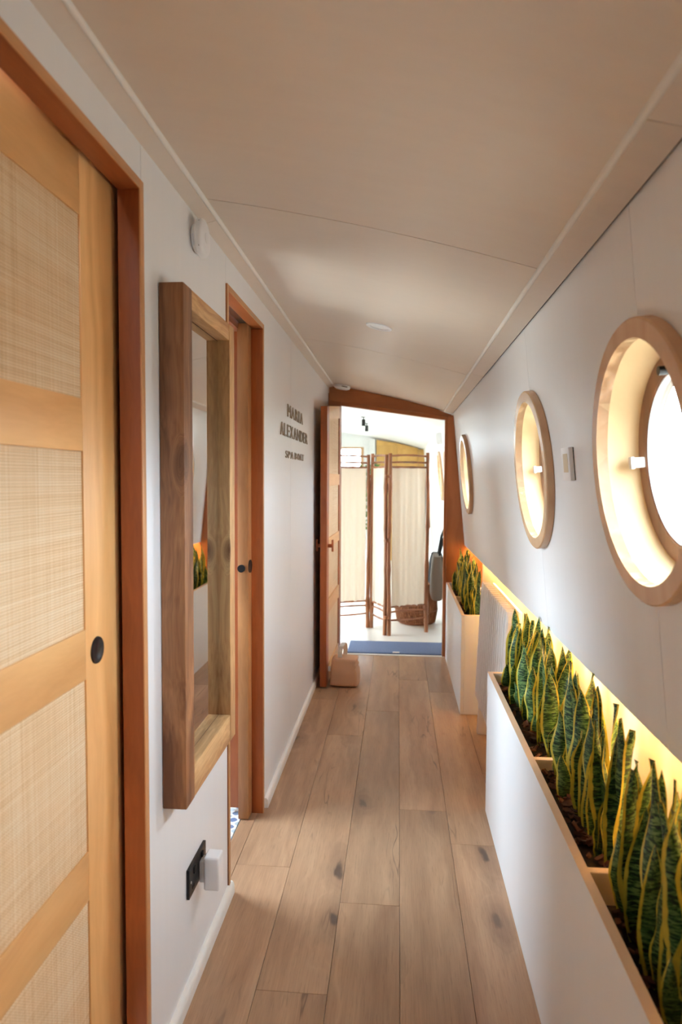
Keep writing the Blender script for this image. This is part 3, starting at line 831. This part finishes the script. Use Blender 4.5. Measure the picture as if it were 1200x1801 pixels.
def scatter(pl, a, b, h, n_obj, n_stuff):
    cx, cy = pl.location.x, pl.location.y
    def place():
        x = random.uniform(PF + .034, PBK - .028); y = random.uniform(a + .016, b - .016)
        return Matrix.Translation((x - cx, y - cy, h - .008 + random.uniform(-.004, .010))) @ Euler((random.gauss(0, .35), random.gauss(0, .35), random.uniform(0, 6.28))).to_matrix().to_4x4()
    for i in range(n_obj):
        o = bpy.data.objects.new('bark_chip', random.choice(chip_data)); C.objects.link(o); o.parent = pl
        o.matrix_local = place()
        s = random.uniform(.8, 1.4); o.scale = (s, s, s)
    mb = MB()
    for i in range(n_stuff):
        vs, fs = random.choice(protos); m = place(); s = random.uniform(.6, 1.1)
        mb.add([m @ (Vector(p) * s) for p in vs], fs)
    so = mb.build('mulch', 'bark_loose', pl); so['kind'] = 'stuff'
scatter(pl1, e1[0], e1[1], .492, 170, 260)
scatter(pl1, e1[2], e1[3], .522, 70, 220)
scatter(pl1, e1[4], e1[5], .522, 50, 320)
scatter(pl2, e2[0], e2[1], .515, 0, 260)
scatter(pl2, e2[2], e2[3], .515, 0, 160)

# ------------------------------------------------------------------ snake plants
def leaf_mesh(seed):
    rg = random.Random(seed * 7 + 3)
    NV, NU = 16, 6
    Wd = 1.0
    lean = rg.uniform(-.06, .06); bend = rg.uniform(-.05, .05); tw = rg.uniform(-.8, .8); ph = rg.uniform(0, 6.28); fr = rg.uniform(5, 9)
    cup = rg.uniform(.2, .45)
    vs, uv, fs = [], [], []
    L = .30; W_ = .058
    for side in (0, 1):
        for j in range(NV + 1):
            v = j / NV
            f = (.62 + .38 * math.sin(min(v / .45, 1) * PI / 2)) * max(0.0, 1 - v ** 2.5) ** .9
            w_ = W_ / 2 * max(f, .015)
            ca, sa_ = math.cos(tw * v), math.sin(tw * v)
            for i in range(NU + 1):
                u = i / NU; s = 2 * u - 1
                x = s * w_ * (1 + .06 * math.sin(fr * v * 2 + ph + s))
                y = cup * (s * s) * w_ + .0055 * s * abs(s) * math.sin(fr * v * 1.7 + ph) * min(1, v * 3) * (1 if side == 0 else 1)
                if side == 1: y -= .0022 * (1 - s * s) + .0002
                X_ = x * ca - y * sa_; Y_ = x * sa_ + y * ca
                vs.append((X_ + lean * L * v + .004 * math.sin(v * 5 + ph), Y_ + bend * L * v * v, L * v)); uv.append((u, v))
    n1 = (NV + 1) * (NU + 1)
    for side in (0, 1):
        for j in range(NV):
            for i in range(NU):
                a = side * n1 + j * (NU + 1) + i
                q = (a, a + 1, a + NU + 2, a + NU + 1)
                fs.append(q if side == 0 else q[::-1])
    me = bpy.data.meshes.new('leaf'); me.from_pydata(vs, [], fs)
    ul = me.uv_layers.new(name='UVMap')
    for lp in me.loops: ul.data[lp.index].uv = uv[lp.vertex_index]
    me.polygons.foreach_set('use_smooth', [True] * len(me.polygons))
    me.materials.append(M['leaf'])
    return me
leaf_data = [leaf_mesh(i) for i in range(14)]
def snake_plant(x, y, h, n_s, n_m, n_t, label, group, tall=1.0):
    r = empty('snake_plant', (x, y, h - .012), label=label, cat='plant', group=group)
    def put(lx, ly, L, wd):
        o = bpy.data.objects.new('leaf', random.choice(leaf_data)); C.objects.link(o); o.parent = r
        o.location = (lx - x, ly - y, random.uniform(-.01, 0))
        o.rotation_euler = (random.gauss(0, .03), random.uniform(-.09, -.01), random.gauss(0, .75) + random.choice((0, PI)))
        o.scale = (wd, wd, L / .30)
    for i in range(n_s): put(random.uniform(.400, .430), y + random.uniform(-.046, .046), random.uniform(.08, .17) * tall, random.uniform(.65, .85))
    for i in range(n_m): put(random.uniform(.415, .445), y + random.uniform(-.046, .046), random.uniform(.18, .27) * tall, random.uniform(.85, 1.15))
    for i in range(n_t): put(random.uniform(.432, .456), y + random.uniform(-.046, .046), random.uniform(.26, .325) * tall, random.uniform(1.0, 1.3))
    return r
ORD = ['first', 'second', 'third', 'fourth', 'fifth', 'sixth', 'seventh', 'eighth']
random.seed(21)
def row(a, b, n, h, where, group, tall=1.0):
    st = (b - a) / n
    for i in range(n):
        y = b - st * (i + .5)
        snake_plant(.44, y, h, random.choice((1, 2)), 2, 4, 'yellow edged snake plant, %s from the far end of %s' % (ORD[i], where), group, tall)
row(e1[4] + .01, e1[5] - .02, 6, .522, "the long planter's far compartment", 'snake plants in the long near planter')
row(e1[2] + .01, e1[3] - .01, 4, .522, "the long planter's middle compartment", 'snake plants in the long near planter')
row(.80, e1[1] - .02, 4, .492, "the long planter's nearest compartment", 'snake plants in the long near planter', 1.08)
row(e2[2] + .01, e2[3] - .02, 4, .515, "the far planter's back compartment", 'snake plants in the far planter', .98)
row(e2[0] + .03, e2[1] - .01, 4, .515, "the far planter's front compartment", 'snake plants in the far planter', .98)

# ------------------------------------------------------------------ radiator
rd = empty('radiator', (.46, 3.0, 0), (0, .043, 0), label='white ribbed column radiator between the two white planters', cat='radiator')
RF = -.068
def rcol():
    mb = MB(); rs = []
    sec = [(-.7, -1), (.7, -1), (1, -.8), (1, .8), (.7, 1), (-.7, 1), (-1, .8), (-1, -.8)]
    for z, kx, ky in ((.175, .9, .6), (.188, 1, 1), (.722, 1, 1), (.748, .97, .7), (.760, .9, .42)):
        rs.append([(RF + .021 + .021 * kx * p, .0215 * ky * q, z) for p, q in sec])
    return mb.rings(rs)
yc = 3.372
rm = rcol().build('column', 'radiator', rd)
rm.location = (0, yc - 3.0, 0)
while yc > 2.66:
    yc -= .054
    o = rm.copy(); C.objects.link(o); o.parent = rd; o.location = (0, yc - 3.0, 0)
for z in (.21, .72): MB().tube([(RF + .036, -.37, z), (RF + .036, .40, z)], .013, 12).build('header_pipe', 'radiator', rd, smooth=True)
box('rear_panel', RF + .056, RF + .068, -.36, .395, .175, .757, 'radiator', rd, bevel=.003)
for y in (-.25, .32): box('foot', RF + .012, RF + .06, y - .012, y + .012, .004, .19, 'radiator', rd, bevel=.002)

# ------------------------------------------------------------------ cube doorstop
ds = MB()
def cushion(n, sx, sy, sz):
    vs, fs = [], []
    bm = bmesh.new(); bmesh.ops.create_cube(bm, size=2); bmesh.ops.subdivide_edges(bm, edges=bm.edges, cuts=n, use_grid_fill=True)
    rg = random.Random(5)
    for v in bm.verts:
        p = v.co.copy(); q = p.normalized() * 1.28
        m = p.lerp(q, .26)
        m.x *= 1 - .07 * m.z; m.y *= 1 - .06 * m.z
        k = max(abs(p.x), abs(p.y))
        crease = math.exp(-((p.z - .25) / .12) ** 2) * .13 + math.exp(-((p.z - .66) / .09) ** 2) * .12
        if p.x > .2 or p.y < -.9: m.x -= crease * max(0, p.x); m.y += crease * .4 * max(0, p.x)
        v.co = (m.x * sx, m.y * sy, m.z * sz + rg.uniform(-.0008, .0008))
    me = bpy.data.meshes.new('c'); bm.to_mesh(me); bm.free()
    return me
cm = cushion(10, .083, .07, .084)
zmin = min(v.co.z for v in cm.vertices)
for v in cm.vertices: v.co.z -= zmin
cm.polygons.foreach_set('use_smooth', [True] * len(cm.polygons)); cm.materials.append(M['cube_cloth']); cm.name = 'door_stop'
dso = bpy.data.objects.new('door_stop', cm); C.objects.link(dso); dso.location = (-.318, 4.06, 0.001); dso.rotation_euler = (0, 0, -.10)
tag(dso, 'tan fabric cube doorstop with white carry loop by the open door', 'doorstop')
pts = [(-.028 + .012 * 0, -.035, .168), (-.026, -.037, .21), (-.020, -.03, .245), (-.010, .0, .262), (-.006, .03, .245), (-.006, .04, .21), (-.010, .04, .168)]
st = MB()
for (p, q) in zip(pts[:-1], pts[1:]):
    w_ = .014
    st.add([(p[0] - w_, p[1], p[2]), (p[0] + w_, p[1], p[2]), (q[0] + w_, q[1], q[2]), (q[0] - w_, q[1], q[2]),
            (p[0] - w_, p[1] + .002, p[2] + .002), (p[0] + w_, p[1] + .002, p[2] + .002), (q[0] + w_, q[1] + .002, q[2] + .002), (q[0] - w_, q[1] + .002, q[2] + .002)],
           [(0, 1, 2, 3), (7, 6, 5, 4), (0, 3, 7, 4), (1, 5, 6, 2)])
st.build('carry_loop', 'strap', dso, smooth=True)
box('care_tag', -.093, -.078, -.078, -.076, .10, .13, 'strap', dso)
MB().tube([(.062, -.077, .02), (.062, -.079, .08), (.060, -.072, .13)], .0012, 6).build('seam', 'cube_cloth', dso)

# ------------------------------------------------------------------ blue mat
mt = box('door_mat', -.365, .42, END + .045, 5.155, 0.0005, .008, 'mat', bevel=.002)
tag(mt, 'blue ribbed mat on the white floor beyond the doorway', 'mat')
rb = MB()
x = -.36
while x < .41:
    rb.box(x, x + .007, END + .05, 5.15, .0075, .0105); x += .0125
ro_ = rb.build('rib', 'mat', mt); ro_['kind'] = 'stuff'
box('maker_label', -.03, .02, END + .047, END + .075, .0106, .0112, 'strap', mt)

# ------------------------------------------------------------------ folding screen
fs_ = empty('folding_screen', (0, 5.5, 0), label='three panel folding screen of bamboo poles and cream cloth', cat='room divider')
random.seed(3)
def pole(x, y, z0, z1, r):
    n = 22; pts, rad = [], []
    ph = random.uniform(0, 6.28)
    for i in range(n + 1):
        z = z0 + (z1 - z0) * i / n
        pts.append((x + .004 * math.sin(z * 5 + ph), y - 5.5 + .004 * math.cos(z * 4 + ph), z))
        rad.append(r * (1.22 if i % 5 == 3 else 1.0) * (1 - .12 * i / n))
    return MB().tube(pts, rad, 10).build('pole', 'bamboo_z', fs_, smooth=True)
def rail(p, q, z, sag):
    n = 10; pts = []
    for i in range(n + 1):
        t = i / n
        pts.append((p[0] + (q[0] - p[0]) * t, p[1] + (q[1] - p[1]) * t - 5.5, z + sag * math.sin(t * PI)))
    return MB().tube(pts, [.0075 * (1.25 if i % 4 == 2 else 1) for i in range(n + 1)], 8).build('rail', 'bamboo_x', fs_, smooth=True)
def cloth(p, q, z0, z1, ph):
    n = 40; rows = 6; vs = []; fs = []
    d = Vector((q[0] - p[0], q[1] - p[1], 0)); L = d.length; d.normalize(); nr = Vector((-d.y, d.x, 0))
    for s in (0, 1):
        for j in range(rows + 1):
            for i in range(n + 1):
                t = i / n; v = j / rows
                wob = .006 * math.sin(t * 34 + ph) * (.25 + .75 * (1 - v)) + .004 * math.sin(t * 15 + ph * 2)
                c = Vector((p[0], p[1] - 5.5, 0)) + d * (L * t) + nr * (wob + .0015 * s)
                vs.append((c.x, c.y, z0 + (z1 - z0) * v + .006 * math.sin(t * 9 + ph) * (1 - v)))
    m = (rows + 1) * (n + 1)
    for s in (0, 1):
        for j in range(rows):
            for i in range(n):
                a = s * m + j * (n + 1) + i; qd = (a, a + 1, a + n + 2, a + n + 1)
                fs.append(qd if s else qd[::-1])
    return MB().add(vs, fs).build('cloth_panel', 'fabric', fs_, smooth=True)
F0, F1, F2, F3 = (-.60, 5.50), (-.232, 5.673), (-.088, 5.376), (.262, 5.556)
for (p, q, k) in ((F0, F1, 0), (F1, F2, 1), (F2, F3, 2)):
    d = Vector((q[0] - p[0], q[1] - p[1])); L = d.length; d.normalize()
    g = .021
    a = (p[0] + d.x * g, p[1] + d.y * g); b = (q[0] - d.x * g, q[1] - d.y * g)
    pole(a[0], a[1], 0, 1.49 + random.uniform(-.01, .01), .0168); pole(b[0], b[1], 0, 1.485 + random.uniform(-.01, .012), .0168)
    for z, s in ((1.465, .008), (1.412, .004), (.19, .006), (.125, -.006)): rail(a, b, z, s)
    g2 = .045
    cloth((p[0] + d.x * g2, p[1] + d.y * g2), (q[0] - d.x * g2, q[1] - d.y * g2), .235, 1.372, k * 1.7)
    for z in (1.375, .232): rail((p[0] + d.x * g, p[1] + d.y * g), (q[0] - d.x * g, q[1] - d.y * g), z, 0)
for f in (F1, F2):
    for z in (1.30, .78, .15):
        MB().lathe([(.024, -.012), (.026, 0), (.024, .012)], (f[0], f[1] - 5.5, z), 'z', 14).build('binding', 'bamboo_x', fs_, smooth=True)

# ------------------------------------------------------------------ wicker basket
bk = MB().lathe([(.155, 0), (.165, .01), (.185, .12), (.178, .26), (.165, .36), (.157, .36), (.17, .26), (.177, .12), (.157, .012), (0, .012), (0, 0)], (0, 0, 0), 'z', 48, closed=True)
bko = tag(bk.build('wicker_basket', 'wicker', smooth=True, loc=(.17, 5.93, 0)), 'round brown wicker basket on the floor behind the folding screen', 'basket')
for z, r in ((.015, .166), (.12, .187), (.355, .165)):
    MB().lathe([(r + .006 * math.cos(t), z + .006 * math.sin(t)) for t in [2 * PI * i / 8 for i in range(8)]], (0, 0, 0), 'z', 40, closed=True).build('hoop', 'wicker_dark', bko, smooth=True)
stv = MB()
for i in range(60):
    a = 2 * PI * i / 60
    stv.tube([(.168 * math.cos(a), .168 * math.sin(a), .012), (.188 * math.cos(a), .188 * math.sin(a), .12), (.180 * math.cos(a), .180 * math.sin(a), .26), (.167 * math.cos(a), .167 * math.sin(a), .355)], .004, 5)
so = stv.build('stave', 'wicker_dark', bko, smooth=True); so['kind'] = 'stuff'

# ------------------------------------------------------------------ bags on the right wall of the far room
def bag(name, x0, x1, y0, y1, z0, z1, mat, label, hook):
    cx, cy = (x0 + x1) / 2, (y0 + y1) / 2
    rs = []
    for z, kx, ky in ((0, .55, .8), (.02, .8, .92), (.12, 1.0, 1.0), (.5, .96, 1.0), (.85, .78, .98), (1.0, .62, .96)):
        n = 20; ring = []
        for i in range(n):
            a = 2 * PI * i / n; c, s = math.cos(a), math.sin(a)
            ring.append(((x1 - x0) / 2 * kx * math.copysign(abs(c) ** .6, c), (y1 - y0) / 2 * ky * math.copysign(abs(s) ** .6, s), z * (z1 - z0)))
        rs.append(ring)
    o = MB().rings(rs).build(name, mat, smooth=True, loc=(cx, cy, z0)); tag(o, label, 'bag')
    for dy in (-.06, .06):
        MB().tube([((x1 - x0) * .1, dy, z1 - z0 - .02), (hook[0] * .5 - cx * .5, dy * .8, z1 - z0 + (hook[2] - z1) * .55), (hook[0] - cx, dy * .1 + hook[1] - cy, hook[2] - z0)], .008, 8).build('strap', 'darkbag', o, smooth=True)
    return o
bag('tote_bag', .275, .385, 5.47, 5.77, .27, .64, 'tote', 'grey canvas tote bag hanging by dark straps beyond the doorway', (.425, 5.6, .86))
bag('shoulder_bag', .27, .42, 5.82, 6.06, .34, .62, 'darkbag', 'black bag hanging behind the grey tote bag', (.43, 5.92, .90))
hr = tag(MB().box(.424, .442, 5.2, 6.2, .845, .885).build('coat_rail', 'white', bevel=.003), 'white peg rail holding the two bags beyond the doorway', 'coat rail')
for y in (5.6, 5.92): MB().tube([(.428, y, .865), (.415, y, .862), (.406, y, .875)], .005, 8).build('peg', 'black', hr, smooth=True)

# white devices on the far room wall
for (y, h, s, nm, lb, ct) in ((6.2, 1.655, .05, 'wall_speaker', 'white box shaped device high on the far room right wall', 'device'), (8.2, 1.57, .05, 'wall_lamp', 'small white wall fitting far along the room beyond', 'wall lamp')):
    o = tag(MB().box(-.05, 0, -s, s, -s, s).build(nm, 'white', bevel=.006, loc=(XW(h), y, h), rot=(0, TH, 0)), lb, ct)
    MB().box(-.056, -.049, -s * .7, s * .7, -s * .7, s * .7).build('front_cover', 'white', o, bevel=.002)

# ceiling spotlights, far room
for (x, y, lb) in ((-.37, 7.0, 'nearer of two black ceiling spotlights in the room beyond'), (-.375, 7.8, 'farther of two black ceiling spotlights in the room beyond')):
    z = ceil_h(x)
    o = tag(MB().lathe([(0, -.095), (.018, -.095), (.020, -.09), (.020, -.03), (.016, -.025), (0, -.025)], (0, 0, 0), 'z', 20, closed=True).build('ceiling_spotlight', 'black', smooth=True, loc=(x, y, z)), lb, 'spotlight', 'black ceiling spotlights')
    MB().lathe([(0, -.03), (.005, -.03), (.005, -.006), (.03, -.006), (.03, 0), (0, 0)], (0, 0, 0), 'z', 16, closed=True).build('mount', 'black', o, smooth=True)

# ------------------------------------------------------------------ far room shell
# partition beside the end doorway
struct(MB().box(-1.9, -.50, END + .02, END + .06, -.03, 2.0).build('wall_front', 'white_room'), 'white partition beside the end doorway, seen from the room beyond', 'wall')
# left wall with large windows
fw = MB()
bays = [(5.0, 5.3), (7.1, 7.75)]
edges = [END + .06] + [v for b in bays for v in b] + [FAR]
for k in range(0, len(edges), 2): fw.box(-1.9, -1.86, edges[k], edges[k + 1], 0, 2.0)
for a, b in bays: fw.box(-1.9, -1.86, a, b, 0, .35).box(-1.9, -1.86, a, b, 1.75, 2.0)
fwo = struct(fw.build('wall_left.002', 'white_room'), 'white left wall of the room beyond with large windows', 'wall')
for a, b in bays:
    box('pane', -1.885, -1.879, a, b, .35, 1.75, 'glass', fwo)
    portal((-1.92, (a + b) / 2, 1.05), (1, 0, 0), b - a, 1.4)
# back wall: white with window at left, ochre boarded bulkhead at right
WX0, WX1, WZ0, WZ1 = -.98, -.60, .75, 1.745
bwf = MB().box(-1.9, WX0, FAR, FAR + .05, -.03, 2.0).box(WX1, .5, FAR, FAR + .05, -.03, 2.0).box(WX0, WX1, FAR, FAR + .05, WZ1, 2.0).box(WX0, WX1, FAR, FAR + .05, -.03, WZ0)
bwfo = struct(bwf.build('wall_back', 'white_room'), 'white back wall of the room beyond', 'wall')
wn = MB().box(WX0 - .05, WX0, FAR - .02, FAR + .03, WZ0 - .05, WZ1 + .03).box(WX1, WX1 + .05, FAR - .02, FAR + .03, WZ0 - .05, WZ1 + .03).box(WX0, WX1, FAR - .02, FAR + .03, WZ1, WZ1 + .03).box(WX0, WX1, FAR - .02, FAR + .03, WZ0 - .05, WZ0)
wno = struct(wn.build('window_7', 'beech_z'), 'pale wood framed window on the back wall of the room beyond', 'window')
box('pane', WX0, WX1, FAR + .01, FAR + .016, WZ0, WZ1, 'glass', wno)
portal((-.79, FAR + .08, 1.25), (0, -1, 0), .4, 1.0)
oc = MB().prism([(-.344, 0), (.30, 0), (.30, ceil_h(.30) - .012), (-.02, ceil_h(-.02) - .02), (-.344, ceil_h(-.344) - .035)], 'y', FAR - .10, FAR - .02).build('tall_cupboard', 'ochre_z', bevel=.002)
tag(oc, 'ochre wood cupboard front reaching the ceiling at the far end', 'cupboard')
box('side_post', .302, .40, FAR - .12, FAR - .02, 0, 1.735, 'ochre_z', oc, bevel=.002)
box('door_panel', -.33, -.02, FAR - .108, FAR - .099, .08, 1.80, 'ochre_z', oc, bevel=.002)
box('door_panel', -.012, .285, FAR - .108, FAR - .099, .08, 1.74, 'ochre_z', oc, bevel=.002)
po = struct(box('trim_4', -.46, -.365, FAR - .10, FAR - .02, 0, 1.90, 'white_room', bevel=.003), 'white post beside the far ochre cupboard', 'post')

# houseplant behind the screen
hp = MB().lathe([(0, 0), (.10, 0), (.13, .24), (.125, .25), (.10, .24), (0, .22)], (0, 0, 0), 'z', 32, closed=True).build('potted_plant', 'white', smooth=True, loc=(-.42, 9.5, 0))
tag(hp, 'green leafy potted plant glimpsed behind the folding screen', 'plant')
random.seed(9)
MB().tube([(0, 0, .2), (.02, .01, .7), (0, 0, 1.3)], .012, 8).build('stem', 'bamboo_z', hp, smooth=True)
fb = MB()
for i in range(260):
    a = random.uniform(0, 6.28); z = random.uniform(.55, 1.5); r = .22 * math.sqrt(random.random()) * (1 - abs(z - 1.05) * .8)
    c = Vector((r * math.cos(a), r * math.sin(a), z)); m = Euler((random.uniform(-1, 1), random.uniform(-1, 1), random.uniform(0, 6.28))).to_matrix()
    q = [(-.0, -.06, 0), (.022, 0, .006), (0, .06, 0), (-.022, 0, .006)]
    fb.add([c + m @ Vector(p) for p in q] + [c + m @ (Vector(p) + Vector((0, 0, -.002))) for p in q], [(0, 1, 2, 3), (7, 6, 5, 4), (0, 4, 5, 1), (1, 5, 6, 2), (2, 6, 7, 3), (3, 7, 4, 0)])
fo = fb.build('foliage', 'foliage', hp); fo['kind'] = 'stuff'
